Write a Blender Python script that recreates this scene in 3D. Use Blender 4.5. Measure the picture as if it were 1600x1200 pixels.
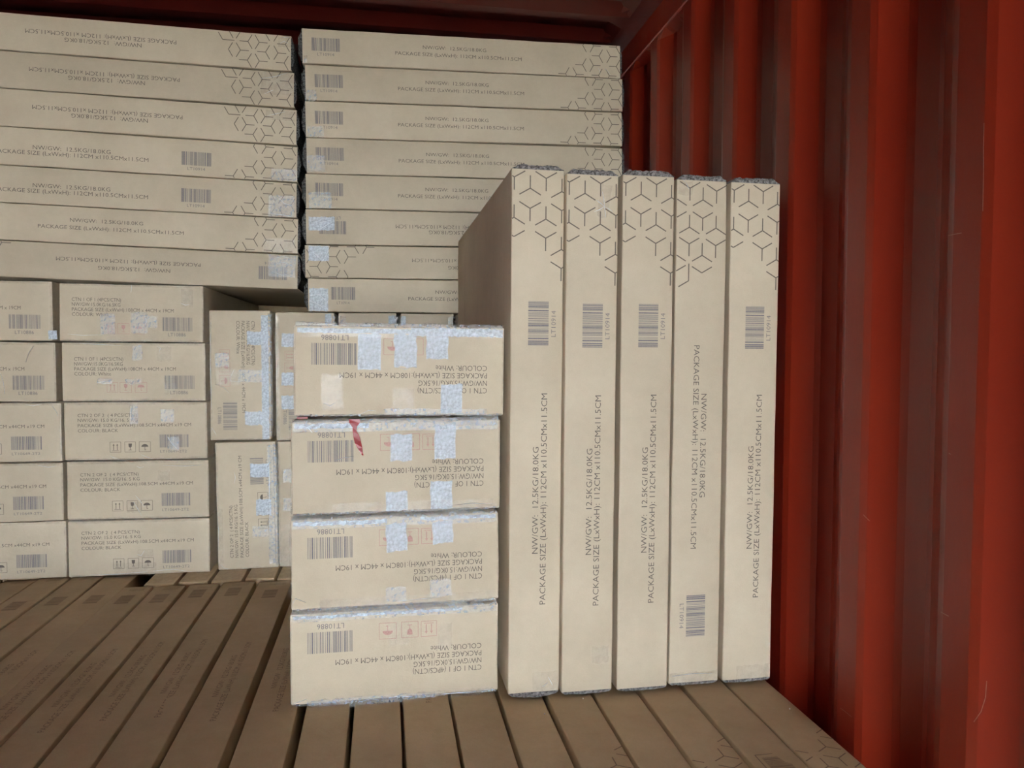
import bpy, bmesh, math, random
import numpy as np
from mathutils import Vector, Matrix, noise

for o in list(bpy.data.objects):
    bpy.data.objects.remove(o)
SC = bpy.context.scene
COL = SC.collection
R = math.radians

# ------------------------------------------------------------------ camera
CAMZ = 1.555                       # eye height above the container floor
F = 1156.84
YAW, PITCH, ROLL = R(9.7704), R(2.5685), R(0.0759)
fw = Vector((math.sin(YAW) * math.cos(PITCH), math.cos(YAW) * math.cos(PITCH), -math.sin(PITCH)))
r0 = Vector((math.cos(YAW), -math.sin(YAW), 0))
u0 = r0.cross(fw)
rt = r0 * math.cos(ROLL) + u0 * math.sin(ROLL)
up = -r0 * math.sin(ROLL) + u0 * math.cos(ROLL)
cd = bpy.data.cameras.new('camera')
cam = bpy.data.objects.new('camera', cd)
COL.objects.link(cam)
cd.sensor_width = 36
cd.lens = F / 1600 * 36
cd.clip_start = .02
cam.matrix_world = Matrix(((rt.x, up.x, -fw.x, 0), (rt.y, up.y, -fw.y, 0), (rt.z, up.z, -fw.z, CAMZ), (0, 0, 0, 1)))
SC.camera = cam

# ------------------------------------------------------------------ light: an even bright sky seen through the open container doors
w = bpy.data.worlds.new('World')
SC.world = w
w.use_nodes = True
bg = w.node_tree.nodes['Background']
bg.inputs[0].default_value = (0.80, 0.90, 1.0, 1)
bg.inputs[1].default_value = 1.0
SC.view_settings.view_transform = 'Standard'
SC.view_settings.look = 'None'
SC.view_settings.gamma = 1
SC.view_settings.use_curve_mapping = False
SC.view_settings.exposure = 5.62


# ------------------------------------------------------------------ materials
def mat(name):
    m = bpy.data.materials.new(name)
    m.use_nodes = True
    nt = m.node_tree
    return m, nt, nt.nodes['Principled BSDF']


def N(nt, t, **k):
    n = nt.nodes.new(t)
    for a, b in k.items():
        if a in n.inputs:
            n.inputs[a].default_value = b
        else:
            setattr(n, a, b)
    return n


def ramp(nt, src, stops):
    r = nt.nodes.new('ShaderNodeValToRGB')
    e = r.color_ramp.elements
    while len(e) < len(stops):
        e.new(.5)
    for i, (p, c) in enumerate(stops):
        e[i].position = p
        e[i].color = (*c, 1)
    nt.links.new(src, r.inputs[0])
    return r.outputs[0]


def cardboard(name, dark, light, flute=0.12):
    m, nt, b = mat(name)
    L = nt.links.new
    tc = N(nt, 'ShaderNodeTexCoord')
    oi = N(nt, 'ShaderNodeObjectInfo')
    off = N(nt, 'ShaderNodeVectorMath', operation='SCALE')
    cmb = N(nt, 'ShaderNodeCombineXYZ')
    L(oi.outputs['Random'], cmb.inputs[0]); L(oi.outputs['Random'], cmb.inputs[2])
    L(cmb.outputs[0], off.inputs[0]); off.inputs['Scale'].default_value = 37
    add = N(nt, 'ShaderNodeVectorMath', operation='ADD')
    L(tc.outputs['Object'], add.inputs[0]); L(off.outputs[0], add.inputs[1])
    n1 = N(nt, 'ShaderNodeTexNoise', Scale=5.0, Detail=4.0, Roughness=.55)
    L(add.outputs[0], n1.inputs['Vector'])
    n2 = N(nt, 'ShaderNodeTexNoise', Scale=420.0, Detail=3.0)
    L(add.outputs[0], n2.inputs['Vector'])
    n4 = N(nt, 'ShaderNodeTexNoise', Scale=38.0, Detail=5.0, Roughness=.65)
    L(add.outputs[0], n4.inputs['Vector'])
    mx = N(nt, 'ShaderNodeMath', operation='MULTIPLY_ADD')
    L(n1.outputs[0], mx.inputs[0]); mx.inputs[1].default_value = .6
    m2 = N(nt, 'ShaderNodeMath', operation='MULTIPLY_ADD')
    L(n2.outputs[0], m2.inputs[0]); m2.inputs[1].default_value = .15
    m3 = N(nt, 'ShaderNodeMath', operation='MULTIPLY_ADD')
    L(n4.outputs[0], m3.inputs[0]); m3.inputs[1].default_value = .25
    m3.inputs[2].default_value = 0
    L(m3.outputs[0], m2.inputs[2])
    L(m2.outputs[0], mx.inputs[2])
    c = ramp(nt, mx.outputs[0], [(.36, dark), (.62, light)])
    hsv = N(nt, 'ShaderNodeHueSaturation')
    mr = N(nt, 'ShaderNodeMapRange')
    mr.inputs['To Min'].default_value = .94; mr.inputs['To Max'].default_value = 1.05
    L(oi.outputs['Random'], mr.inputs[0]); L(mr.outputs[0], hsv.inputs['Value'])
    L(c, hsv.inputs['Color'])
    L(hsv.outputs[0], b.inputs['Base Color'])
    b.inputs['Roughness'].default_value = .62
    b.inputs['Specular IOR Level'].default_value = .35
    # faint creases of the board
    n3 = N(nt, 'ShaderNodeTexNoise', Scale=9.0, Detail=6.0, Roughness=.6)
    L(add.outputs[0], n3.inputs['Vector'])
    bp = N(nt, 'ShaderNodeBump', Strength=flute, Distance=.02)
    L(n3.outputs[0], bp.inputs['Height'])
    bp2 = N(nt, 'ShaderNodeBump', Strength=.15, Distance=.001)
    L(n2.outputs[0], bp2.inputs['Height']); L(bp.outputs[0], bp2.inputs['Normal'])
    L(bp2.outputs[0], b.inputs['Normal'])
    return m


M_CARD = cardboard('pale cardboard', (.48, .402, .287), (.57, .482, .350))
M_CARD_LAYER = cardboard('brown cardboard', (.46, .335, .19), (.56, .42, .25))


def ink(name, col, rough=.7):
    m, nt, b = mat(name)
    n = N(nt, 'ShaderNodeTexNoise', Scale=260.0, Detail=2.0)
    tc = N(nt, 'ShaderNodeTexCoord')
    nt.links.new(tc.outputs['Object'], n.inputs['Vector'])
    c = ramp(nt, n.outputs[0], [(.3, col), (.75, tuple(x * 1.35 for x in col))])
    nt.links.new(c, b.inputs['Base Color'])
    b.inputs['Roughness'].default_value = rough
    return m


M_INK = ink('dark brown print', (.10, .08, .068))
M_INK_FAINT = ink('faint brown print', (.20, .135, .085))
M_INK_HEX = ink('brown line print', (.12, .095, .075))
M_BAR = ink('barcode print', (.155, .14, .145))
M_INK_RED = ink('pinkish red print', (.42, .24, .20))


def tape_material(name, haze_colour, a0, a1, scale, bump, rough, gloss):
    """clear film: part see-through, part milky, with a glossy skin"""
    m = bpy.data.materials.new(name)
    m.use_nodes = True
    nt = m.node_tree
    nt.nodes.remove(nt.nodes['Principled BSDF'])
    out = nt.nodes['Material Output']
    L = nt.links.new
    tc = N(nt, 'ShaderNodeTexCoord')
    n = N(nt, 'ShaderNodeTexNoise', Scale=scale, Detail=3.0, Roughness=.6)
    L(tc.outputs['Object'], n.inputs['Vector'])
    n2 = N(nt, 'ShaderNodeTexNoise', Scale=scale * 2.6, Detail=2.0)
    n2.inputs['Distortion'].default_value = 1.2
    L(tc.outputs['Object'], n2.inputs['Vector'])
    bp = N(nt, 'ShaderNodeBump', Strength=bump, Distance=.002)
    L(n2.outputs[0], bp.inputs['Height'])
    tr = N(nt, 'ShaderNodeBsdfTransparent')
    df = N(nt, 'ShaderNodeBsdfDiffuse')
    df.inputs['Color'].default_value = (*haze_colour, 1)
    gl = N(nt, 'ShaderNodeBsdfGlossy', Roughness=rough)
    L(bp.outputs[0], gl.inputs['Normal'])
    mr = N(nt, 'ShaderNodeMapRange')
    mr.inputs['From Min'].default_value = .3; mr.inputs['From Max'].default_value = .7
    mr.inputs['To Min'].default_value = a0; mr.inputs['To Max'].default_value = a1
    L(n.outputs[0], mr.inputs[0])
    m1 = N(nt, 'ShaderNodeMixShader'); m2 = N(nt, 'ShaderNodeMixShader')
    L(mr.outputs[0], m1.inputs[0]); L(tr.outputs[0], m1.inputs[1]); L(df.outputs[0], m1.inputs[2])
    m2.inputs[0].default_value = gloss
    L(m1.outputs[0], m2.inputs[1]); L(gl.outputs[0], m2.inputs[2])
    L(m2.outputs[0], out.inputs[0])
    return m


M_TAPE = tape_material('clear packing tape', (.66, .71, .74), .16, .40, 110, .5, .20, .030)
M_TAPE_BRIGHT = tape_material('packing tape with painted sheen', (.62, .69, .76), .45, .88, 150, .6, .20, .040)  # pale blue haze colour paints the sky's reflection onto the tape
M_GLINT = tape_material('bright tape crease', (.80, .84, .86), .75, 1.0, 150, .5, .2, .06)  # white colour stands for light glinting off tape creases
M_TAPE_FAINT = tape_material('thin packing tape', (.62, .62, .60), .0, .16, 50, .5, .16, .014)


def wrap_material(name, c0, c1, rough):
    m, nt, b = mat(name)
    L = nt.links.new
    tc = N(nt, 'ShaderNodeTexCoord')
    n = N(nt, 'ShaderNodeTexNoise', Scale=170.0, Detail=4.0, Roughness=.7)
    L(tc.outputs['Object'], n.inputs['Vector'])
    L(ramp(nt, n.outputs[0], [(.40, c0), (.60, c1)]), b.inputs['Base Color'])
    b.inputs['Roughness'].default_value = rough
    b.inputs['Specular IOR Level'].default_value = .6
    bp = N(nt, 'ShaderNodeBump', Strength=1.0, Distance=.004)
    L(n.outputs[0], bp.inputs['Height']); L(bp.outputs[0], b.inputs['Normal'])
    return m


M_WRAP = wrap_material('crumpled tape over board', (.045, .04, .035), (.30, .285, .27), .28)
M_WRAP_DARK = wrap_material('dark crumpled tape', (.012, .012, .012), (.12, .12, .11), .22)


def steel(name, c0, c1, rough):
    m, nt, b = mat(name)
    L = nt.links.new
    tc = N(nt, 'ShaderNodeTexCoord')
    mp = N(nt, 'ShaderNodeMapping')
    mp.inputs['Scale'].default_value = (1, 1, .35)
    L(tc.outputs['Object'], mp.inputs[0])
    n = N(nt, 'ShaderNodeTexNoise', Scale=4.5, Detail=5.0, Roughness=.6)
    L(mp.outputs[0], n.inputs['Vector'])
    L(ramp(nt, n.outputs[0], [(.35, c0), (.7, c1)]), b.inputs['Base Color'])
    n2 = N(nt, 'ShaderNodeTexNoise', Scale=8.0, Detail=3.0)
    L(mp.outputs[0], n2.inputs['Vector'])
    mr = N(nt, 'ShaderNodeMapRange')
    mr.inputs['To Min'].default_value = rough - .08; mr.inputs['To Max'].default_value = rough + .12
    L(n2.outputs[0], mr.inputs[0]); L(mr.outputs[0], b.inputs['Roughness'])
    b.inputs['Specular IOR Level'].default_value = .5
    n3 = N(nt, 'ShaderNodeTexNoise', Scale=14.0, Detail=4.0)
    L(mp.outputs[0], n3.inputs['Vector'])
    bp = N(nt, 'ShaderNodeBump', Strength=.25, Distance=.006)
    L(n3.outputs[0], bp.inputs['Height']); L(bp.outputs[0], b.inputs['Normal'])
    return m


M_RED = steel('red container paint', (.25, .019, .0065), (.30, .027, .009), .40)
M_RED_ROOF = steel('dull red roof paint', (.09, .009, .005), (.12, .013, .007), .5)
m, nt, b = mat('worn plywood')
tc = N(nt, 'ShaderNodeTexCoord'); mp = N(nt, 'ShaderNodeMapping'); mp.inputs['Scale'].default_value = (18, 1.2, 1)
nn = N(nt, 'ShaderNodeTexNoise', Scale=3.0, Detail=6.0)
nt.links.new(tc.outputs['Object'], mp.inputs[0]); nt.links.new(mp.outputs[0], nn.inputs['Vector'])
nt.links.new(ramp(nt, nn.outputs[0], [(.3, (.10, .06, .035)), (.7, (.2, .13, .08))]), b.inputs['Base Color'])
M_PLY = m
m, nt, b = mat('yard concrete')
nn = N(nt, 'ShaderNodeTexNoise', Scale=.8, Detail=8.0)
nt.links.new(ramp(nt, nn.outputs[0], [(.3, (.50, .46, .38)), (.7, (.60, .55, .46))]), b.inputs['Base Color'])
b.inputs['Roughness'].default_value = .9
M_YARD = m
m, nt, b = mat('red ribbon')
nn = N(nt, 'ShaderNodeTexNoise', Scale=90.0, Detail=3.0)
nt.links.new(ramp(nt, nn.outputs[0], [(.3, (.22, .005, .008)), (.7, (.32, .012, .014))]), b.inputs['Base Color'])
b.inputs['Roughness'].default_value = .35
M_RIBBON = m
M_FOAM = ink('white foam', (.75, .74, .70), .8)
M_SCRATCH = ink('pale scratch', (.34, .15, .11), .6)


# ------------------------------------------------------------------ helpers
def link(name, me, m=None, parent=None, smooth=False):
    if m is not None and not me.materials:
        me.materials.append(m)
    if smooth:
        for p in me.polygons:
            p.use_smooth = True
    o = bpy.data.objects.new(name, me)
    COL.objects.link(o)
    if parent is not None:
        o.parent = parent
    return o


def mesh(name, v, f):
    me = bpy.data.meshes.new(name)
    me.from_pydata([tuple(p) for p in v], [], f)
    me.update()
    return me


def struct(name, me, m):
    o = link(name, me, m)
    o['kind'] = 'structure'
    return o


# ------------------------------------------------------------------ the container
XW, YD, YE = .901, -7.5, 4.5     # right wall inner face, door end, closed end
XL = -1.49
ZC = 1.135 + CAMZ                  # ceiling
WT = 1.05 + CAMZ                   # top of the corrugated side sheet


def corrugated_side(x_in, sign):
    # profile along y, crest (inner) corners every 0.278 m
    ys = []
    k = 0
    y = 2.385 + .278 * 6
    while y > YD - .3:
        ys += [(y, 0), (y - .064, .036), (y - .064 - .074, .036), (y - .064 - .074 - .066, 0)]
        y -= .278
    ys = [(a, b) for a, b in ys if YD <= a <= YE]
    ys = [(YE, ys[0][1])] + ys + [(YD, ys[-1][1])]
    # softened bends
    pts = []
    for i, (a, bb) in enumerate(ys):
        if i in (0, len(ys) - 1):
            pts.append((a, bb)); continue
        p, n = ys[i - 1], ys[i + 1]
        for q, t in ((p, .10), (n, .10)):
            d = math.hypot(q[0] - a, q[1] - bb) or 1
            s = min(.009, d * .3) / d
            pts.append((a + (q[0] - a) * s, bb + (q[1] - bb) * s))
    v, f = [], []
    zs = [.0, .12, WT - .02, WT]
    for th in (0, .004):
        for a, bb in pts:
            for j, z in enumerate(zs):
                dd = bb if 0 < j < 3 else 0 if j == 3 else bb
                v.append((x_in + sign * (dd + th), a, z))
    n = len(pts); m_ = len(zs)
    for i in range(n - 1):
        for j in range(m_ - 1):
            a = i * m_ + j
            q = [a, a + 1, a + m_ + 1, a + m_]
            f.append(q)
            f.append([x + n * m_ for x in reversed(q)])
    return mesh('side_sheet', v, f)


def box_mesh(x0, x1, y0, y1, z0, z1, bev=0):
    bm = bmesh.new()
    bmesh.ops.create_cube(bm, size=1)
    for q in bm.verts:
        q.co = Vector((x0 + (q.co.x + .5) * (x1 - x0), y0 + (q.co.y + .5) * (y1 - y0), z0 + (q.co.z + .5) * (z1 - z0)))
    if bev:
        bmesh.ops.bevel(bm, geom=list(bm.edges), offset=bev, segments=2, affect='EDGES', profile=.5)
    me = bpy.data.meshes.new('block')
    bm.to_mesh(me); bm.free()
    return me


wr = struct('wall_right', corrugated_side(XW, 1), M_RED)
wl = struct('wall_left', corrugated_side(XL, -1), M_RED)
struct('trim_1', box_mesh(XW - .004, XW + .056, YD, YE, WT - .002, ZC + .03, .004), M_RED)
struct('trim_2', box_mesh(XL - .056, XL + .004, YD, YE, WT - .002, ZC + .03, .004), M_RED)
# closed end, corrugated too
v, f = [], []
xs = []
x = XL
while x < XW:
    xs += [(x, 0), (x + .09, 0), (x + .12, .04), (x + .21, .04)]
    x += .24
for th in (0, .005):
    for a, d in xs:
        v += [(min(a, XW + .03), YE + d + th, 0), (min(a, XW + .03), YE + d + th, ZC)]
n = len(xs)
for i in range(n - 1):
    f.append([2 * i, 2 * i + 1, 2 * i + 3, 2 * i + 2])
    f.append([2 * n + 2 * i + 2, 2 * n + 2 * i + 3, 2 * n + 2 * i + 1, 2 * n + 2 * i])
struct('wall_back', mesh('end_sheet', v, f), M_RED)
# roof sheets: shallow cross corrugations that end short of the side rails
v, f = [], []
prof = []
y = 2.62 - .209 * 20
while y < YE + .1:
    prof += [(y, .022), (y + .062, 0), (y + .105, 0), (y + .150, .022)]
    y += .209
prof = [p for p in prof if YD <= p[0] <= YE + .05]
prof = [(YD, prof[0][1])] + prof
cols = [(XL - .05, 0), (XL + .07, 0), (XL + .12, 1), (XW - .12, 1), (XW - .07, 0), (XW + .05, 0)]
for th in (0, .006):
    for cx, s in cols:
        for a, h in prof:
            v.append((cx, a, ZC + h * s + th))
n = len(prof); c_ = len(cols)
for i in range(c_ - 1):
    for j in range(n - 1):
        a = i * n + j
        q = [a, a + n, a + n + 1, a + 1]
        f.append(q)
        f.append([x_ + c_ * n for x_ in reversed(q)])
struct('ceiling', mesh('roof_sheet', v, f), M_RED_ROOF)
# plywood floor boards
fl = struct('floor', box_mesh(XL - .05, XW + .05, YD, YE, -.06, -.03), M_PLY)
for i in range(8):
    x0 = XL + i * (XW - XL) / 8
    link('floor_panel', box_mesh(x0 + .0015, x0 + (XW - XL) / 8 - .0015, YD, YE, -.03, 0, .001), M_PLY, fl)
# weld seam of two side sheets
link('weld_seam', box_mesh(XW + .030, XW + .036, 1.3785, 1.3805, .9, 1.62), M_RED_ROOF, wr)
g = struct('ground', box_mesh(-60, 60, -90, 60, -1.45, -1.3), M_YARD)

# ------------------------------------------------------------------ cartons
HS = {}


def grid_coords(h, r, n):
    c = [-h, -h + r * .3, -h + r]
    m_ = max(1, n)
    for i in range(1, m_):
        c.append(-h + r + (2 * h - 2 * r) * i / m_)
    return c + [h - r, h - r * .3, h]


def carton_mesh(w, d, h, seed, r=.0035, wob=.0011, nx=None, nz=None):
    """a board box with soft edges and slightly wavy sides; origin at the centre of its base front edge plane"""
    hx, hy, hz = w / 2, d / 2, h / 2
    X = grid_coords(hx, r, nx or max(3, int(w / .05)))
    Y = grid_coords(hy, r, 5)
    Z = grid_coords(hz, r, nz or max(3, int(h / .05)))
    idx, vs, fs = {}, [], []

    def vid(i, j, k):
        key = (i, j, k)
        if key not in idx:
            p = Vector((X[i], Y[j], Z[k]))
            core = Vector((max(-hx + r, min(hx - r, p.x)), max(-hy + r, min(hy - r, p.y)), max(-hz + r, min(hz - r, p.z))))
            dd = p - core
            if dd.length > 1e-9:
                p = core + dd.normalized() * r
            q = Vector((p.x * 9 + seed * 3.1, p.y * 4 + seed, p.z * 9 - seed))
            nv = noise.noise_vector(q)
            p = p + Vector((nv.x * wob, 0 if p.y < -hy + r * 1.5 else nv.y * wob, nv.z * wob))
            idx[key] = len(vs)
            vs.append((p.x, p.y + hy, p.z + hz))
        return idx[key]

    nX, nY, nZ = len(X) - 1, len(Y) - 1, len(Z) - 1
    for i in range(nX):
        for k in range(nZ):
            fs.append((vid(i, 0, k), vid(i + 1, 0, k), vid(i + 1, 0, k + 1), vid(i, 0, k + 1)))
            fs.append((vid(i, nY, k + 1), vid(i + 1, nY, k + 1), vid(i + 1, nY, k), vid(i, nY, k)))
    for j in range(nY):
        for k in range(nZ):
            fs.append((vid(0, j + 1, k), vid(0, j, k), vid(0, j, k + 1), vid(0, j + 1, k + 1)))
            fs.append((vid(nX, j, k), vid(nX, j + 1, k), vid(nX, j + 1, k + 1), vid(nX, j, k + 1)))
    for i in range(nX):
        for j in range(nY):
            fs.append((vid(i, j + 1, 0), vid(i + 1, j + 1, 0), vid(i + 1, j, 0), vid(i, j, 0)))
            fs.append((vid(i, j, nZ), vid(i + 1, j, nZ), vid(i + 1, j + 1, nZ), vid(i, j + 1, nZ)))
    return mesh('carton_body', vs, fs)


# ---- lettering as flat printed shapes, in a frame (s, t) with the face's reading direction along s
_txt = {}


def text_geo(s):
    if s not in _txt:
        cu = bpy.data.curves.new('t', 'FONT')
        cu.body = s
        cu.resolution_u = 2
        cu.offset = -.004
        ob = bpy.data.objects.new('t', cu)
        COL.objects.link(ob)
        dg = bpy.context.evaluated_depsgraph_get()
        me = ob.evaluated_get(dg).to_mesh()
        v = np.array([p.co[:2] for p in me.vertices])
        f = [tuple(p.vertices) for p in me.polygons]
        ob.evaluated_get(dg).to_mesh_clear()
        bpy.data.objects.remove(ob)
        bpy.data.curves.remove(cu)
        _txt[s] = (v, f)
    return _txt[s]


_cap = []


def text(buf, s, s0, s1, base, cap):
    if not _cap:
        _cap.append(text_geo('H')[0][:, 1].max())
    v, f = text_geo(s)
    lo, hi = v[:, 0].min(), v[:, 0].max()
    x = s0 + (v[:, 0] - lo) / (hi - lo) * (s1 - s0)
    y = base + v[:, 1] / _cap[0] * cap
    n = len(buf[0])
    buf[0].extend(zip(x, y))
    buf[1].extend(tuple(i + n for i in p) for p in f)


def poly(buf, pts):
    n = len(buf[0])
    buf[0].extend(pts)
    buf[1].append(tuple(range(n, n + len(pts))))


def line(buf, a, b, wd):
    dx, dy = b[0] - a[0], b[1] - a[1]
    d = math.hypot(dx, dy) or 1
    px, py = -dy / d * wd / 2, dx / d * wd / 2
    poly(buf, [(a[0] + px, a[1] + py), (a[0] - px, a[1] - py), (b[0] - px, b[1] - py), (b[0] + px, b[1] + py)])


def barcode(buf, s0, s1, t0, t1, seed=3):
    rnd = random.Random(seed)
    W = []
    while sum(W) < 95:
        W.append(rnd.choice([1, 1, 1, 2, 2, 3]))
    u = (s1 - s0) / sum(W)
    x = s0
    for i, k in enumerate(W):
        if i % 2 == 0:
            poly(buf, [(x, t0), (x + k * u, t0), (x + k * u, t1), (x, t1)])
        x += k * u


def clip_line(a, b, lo, hi):
    # clip in both axes to the box lo..hi
    t0, t1 = 0., 1.
    for k in (0, 1):
        d = b[k] - a[k]
        for s_, q in ((-d, a[k] - lo[k]), (d, hi[k] - a[k])):
            if abs(s_) < 1e-12:
                if q < 0:
                    return None
                continue
            r_ = q / s_
            if s_ < 0:
                t0 = max(t0, r_)
            else:
                t1 = min(t1, r_)
    if t0 >= t1:
        return None
    return ((a[0] + (b[0] - a[0]) * t0, a[1] + (b[1] - a[1]) * t0), (a[0] + (b[0] - a[0]) * t1, a[1] + (b[1] - a[1]) * t1))


EH = .0397
# (t position, distance from the end in edge lengths, kind, arms left out)
HEX_Q = [(.051, .5, 'B', ''), (.051, 2.6, 'A', ''), (.051, 3.6, 'B', 'm'),
         (.017, 1.05, 'A', ''), (.017, 2.1, 'B', ''),
         (-.017, .5, 'B', ''), (-.017, 2.63, 'A', ''), (-.017, 3.63, 'B', ''),
         (-.051, 1.15, 'A', ''), (-.051, 2.15, 'B', ''), (-.051, 4.2, 'A', ''), (-.051, 5.2, 'B', '')]
HEX_P = [(-.028, .5, 'B', ''), (-.028, 2.6, 'A', ''), (-.028, 3.5, 'B', ''), (-.028, 5.5, 'C', ''),
         (.002, 1.1, 'A', ''), (.002, 2.1, 'B', ''), (.002, 4.1, 'A', ''), (.002, 5.05, 'B', 'm'),
         (.033, .6, 'B', ''), (.033, 2.6, 'A', ''), (.033, 3.55, 'B', ''), (-.058, 1.1, 'A', ''), (-.058, 2.1, 'B', ''), (-.058, 4.1, 'A', ''), (-.058, 5.0, 'B', 'm')]


def hexes(buf, lst, end, sgn, half_t, wd=.0024):
    """end: s of the carton end; sgn: +1 when the pattern runs from there towards -s"""
    c30, s30 = math.cos(R(30)), .5
    lo = (min(end, end - sgn * .6) + (.002 if sgn < 0 else 0), -half_t + .001)
    hi = (max(end, end - sgn * .6) - (.002 if sgn > 0 else 0), half_t - .001)
    for t, D, k, skip in lst:
        s = end - sgn * D * EH
        # axis direction 'away' = further from the end
        dirs = []
        if k == 'A':      # stem towards the end, two arms away from it
            dirs = [(1, 0), (-s30, c30), (-s30, -c30)]
        elif k == 'B':
            dirs = [(-1, 0), (s30, c30), (s30, -c30)]
        else:
            dirs = [(1.4, 0), (-s30, -c30)]
        for i, d in enumerate(dirs):
            if skip == 'm' and i == 0:
                continue
            q = clip_line((s, t), (s + sgn * d[0] * EH * .67, t + d[1] * EH * .67), lo, hi)
            if q:
                line(buf, *q, wd)


def long_art(kind, half, half_t, shift=0, bar=None, hexed=True, scale=1):
    """print of the 112 cm cartons. R: code near one end, Q: code by the pattern, P: the turned side"""
    T, B_, H_ = ([], []), ([], []), ([], [])
    S2 = 'PACKAGE SIZE (LxWxH): 112CM x110.5CMx11.5CM'
    S1 = 'NW/GW:  12.5KG/18.0KG'
    lay = {'R': ((-.151, .068, .0095), (-.245, .193, -.0145), (-.5215, -.4285)),
           'Q': ((-.255, -.026, -.006), (-.366, .088, -.0235), (.190, .283)),
           'P': ((-.090, .138, -.008), (-.196, .252, -.026), (.356, .449))}[kind]
    cap = .0115 if kind == 'R' else .0125
    a, b_, c = lay
    if kind == 'P':
        # in this frame the two lines sit as NW above PACKAGE
        a = (a[0], a[1], .006); b_ = (b_[0], b_[1], -.0125)
    text(T, S1, a[0] + shift, a[1] + shift, a[2] * scale, cap * scale)
    text(T, S2, b_[0] + shift, b_[1] + shift, b_[2] * scale, cap * scale)
    if bar:
        c = bar
    bt = {'R': (-.015, .028), 'Q': (-.025, .019), 'P': (-.020, .024)}[kind]
    barcode(B_, c[0], c[1], bt[0] * scale, bt[1] * scale, 5)
    tb = bt[0] - .0155
    text(B_, 'LT10914', c[0] + .018, c[1] - .020, tb * scale, .0095 * scale)
    if hexed:
        if kind == 'P':
            hexes(H_, HEX_P, -half, -1, half_t)
        else:
            hexes(H_, HEX_Q, half, 1, half_t)
    return T, B_, H_, None


def symbols(buf, rects):
    """three framed handling marks: umbrella, glass, two arrows up"""
    wd = .0011
    for i, (s0, s1, t0, t1) in enumerate(rects):
        for a, b_ in (((s0, t0), (s1, t0)), ((s1, t0), (s1, t1)), ((s1, t1), (s0, t1)), ((s0, t1), (s0, t0))):
            line(buf, a, b_, wd)
        cx, cy = (s0 + s1) / 2, (t0 + t1) / 2
        q = (s1 - s0) / .036
        if i == 2:
            pts = [(cx + math.cos(k * math.pi / 8) * .011 * q, cy + math.sin(k * math.pi / 8) * .009) for k in range(9)]
            poly(buf, pts)
            line(buf, (cx, cy), (cx, cy - .011), .0014)
            line(buf, (cx, cy - .011), (cx + .004, cy - .010), .0014)
        elif i == 1:
            poly(buf, [(cx - .006 * q, cy + .011), (cx - .005 * q, cy + .001), (cx, cy - .003), (cx + .005 * q, cy + .001), (cx + .006 * q, cy + .011)])
            line(buf, (cx, cy - .002), (cx, cy - .010), .0014)
            line(buf, (cx - .005, cy - .010), (cx + .005, cy - .010), .0014)
        else:
            for k in (-1, 1):
                xx = cx + k * .006 * q
                line(buf, (xx, cy - .010), (xx, cy + .006), .0018)
                poly(buf, [(xx - .003, cy + .005), (xx + .003, cy + .005), (xx, cy + .011)])
            line(buf, (cx - .011 * q, cy - .012), (cx + .011 * q, cy - .012), .0013)


def short_art(colour):
    T, B_, I_ = ([], []), ([], []), ([], [])
    if colour == 'white':
        text(T, 'CTN 1 OF 1 (4PCS/CTN)', -.182, -.034, .036, .0112)
        text(T, 'NW/GW:15.0KG/16.5KG', -.182, -.036, .020, .0112)
        text(T, 'PACKAGE SIZE (LxWxH):108CM x 44CM x 19CM', -.182, .127, .004, .0112)
        text(T, 'COLOUR: White', -.182, -.072, -.012, .0112)
        barcode(B_, .092, .184, -.057, -.012, 8)
        text(B_, 'LT10886', .109, .164, -.074, .011)
        symbols(I_, [(-.085, -.052, -.067, -.034), (-.0455, -.0105, -.068, -.034), (.0005, .0365, -.068, -.034)])
    else:
        text(T, 'CTN 2 OF 2  ( 4 PCS/CTN)', -.178, 0, .047, .0105)
        text(T, 'NW/GW: 15.0 KG/16. 5 KG', -.178, .003, .031, .0105)
        text(T, 'PACKAGE SIZE (LxWxH):108.5CM x44CM x19 CM', -.178, .169, .014, .0105)
        text(T, 'COLOUR: BLACK', -.178, -.057, -.003, .0105)
        barcode(B_, .071, .160, -.056, -.013, 11)
        text(B_, 'LT10649-2T2', .072, .155, -.073, .0085)
        symbols(I_, [(-.082, -.049, -.069, -.036), (-.037, -.004, -.069, -.036), (.007, .042, -.069, -.036)])
    return T, B_, None, I_


_pm = {}


def print_mesh(key, buf):
    if key not in _pm:
        _pm[key] = mesh(key, [(a, 0, b_) for a, b_ in buf[0]], buf[1])
    return _pm[key]


NAMES = ('printed_text', 'barcode', 'hexagon_print', 'handling_symbols')


def put_art(root, key, art, M, mats):
    """M maps the print frame (s, -, t) to the carton's own frame"""
    for nm, buf, m_ in zip(NAMES, art, mats):
        if not buf or not buf[0]:
            continue
        o = link(nm, print_mesh(key + nm, buf), m_, root)
        o.matrix_local = M


MATS = (M_INK, M_BAR, M_INK_HEX, M_INK_RED)
MATS_GREY = (M_INK, M_BAR, M_INK_HEX, M_INK_HEX)
MATS_FAINT = (M_INK_FAINT, M_INK_FAINT, M_INK_FAINT, M_INK_FAINT)


def front_frame(w, h, deg, off=.0006):
    """the face towards the doors (local y = 0); deg turns the print counter-clockwise as seen"""
    # viewer sees +x right, +z up; counter-clockwise turn by deg is a rotation about -y
    return Matrix.Translation((0, -off, h / 2)) @ Matrix.Rotation(-R(deg), 4, 'Y')


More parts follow.
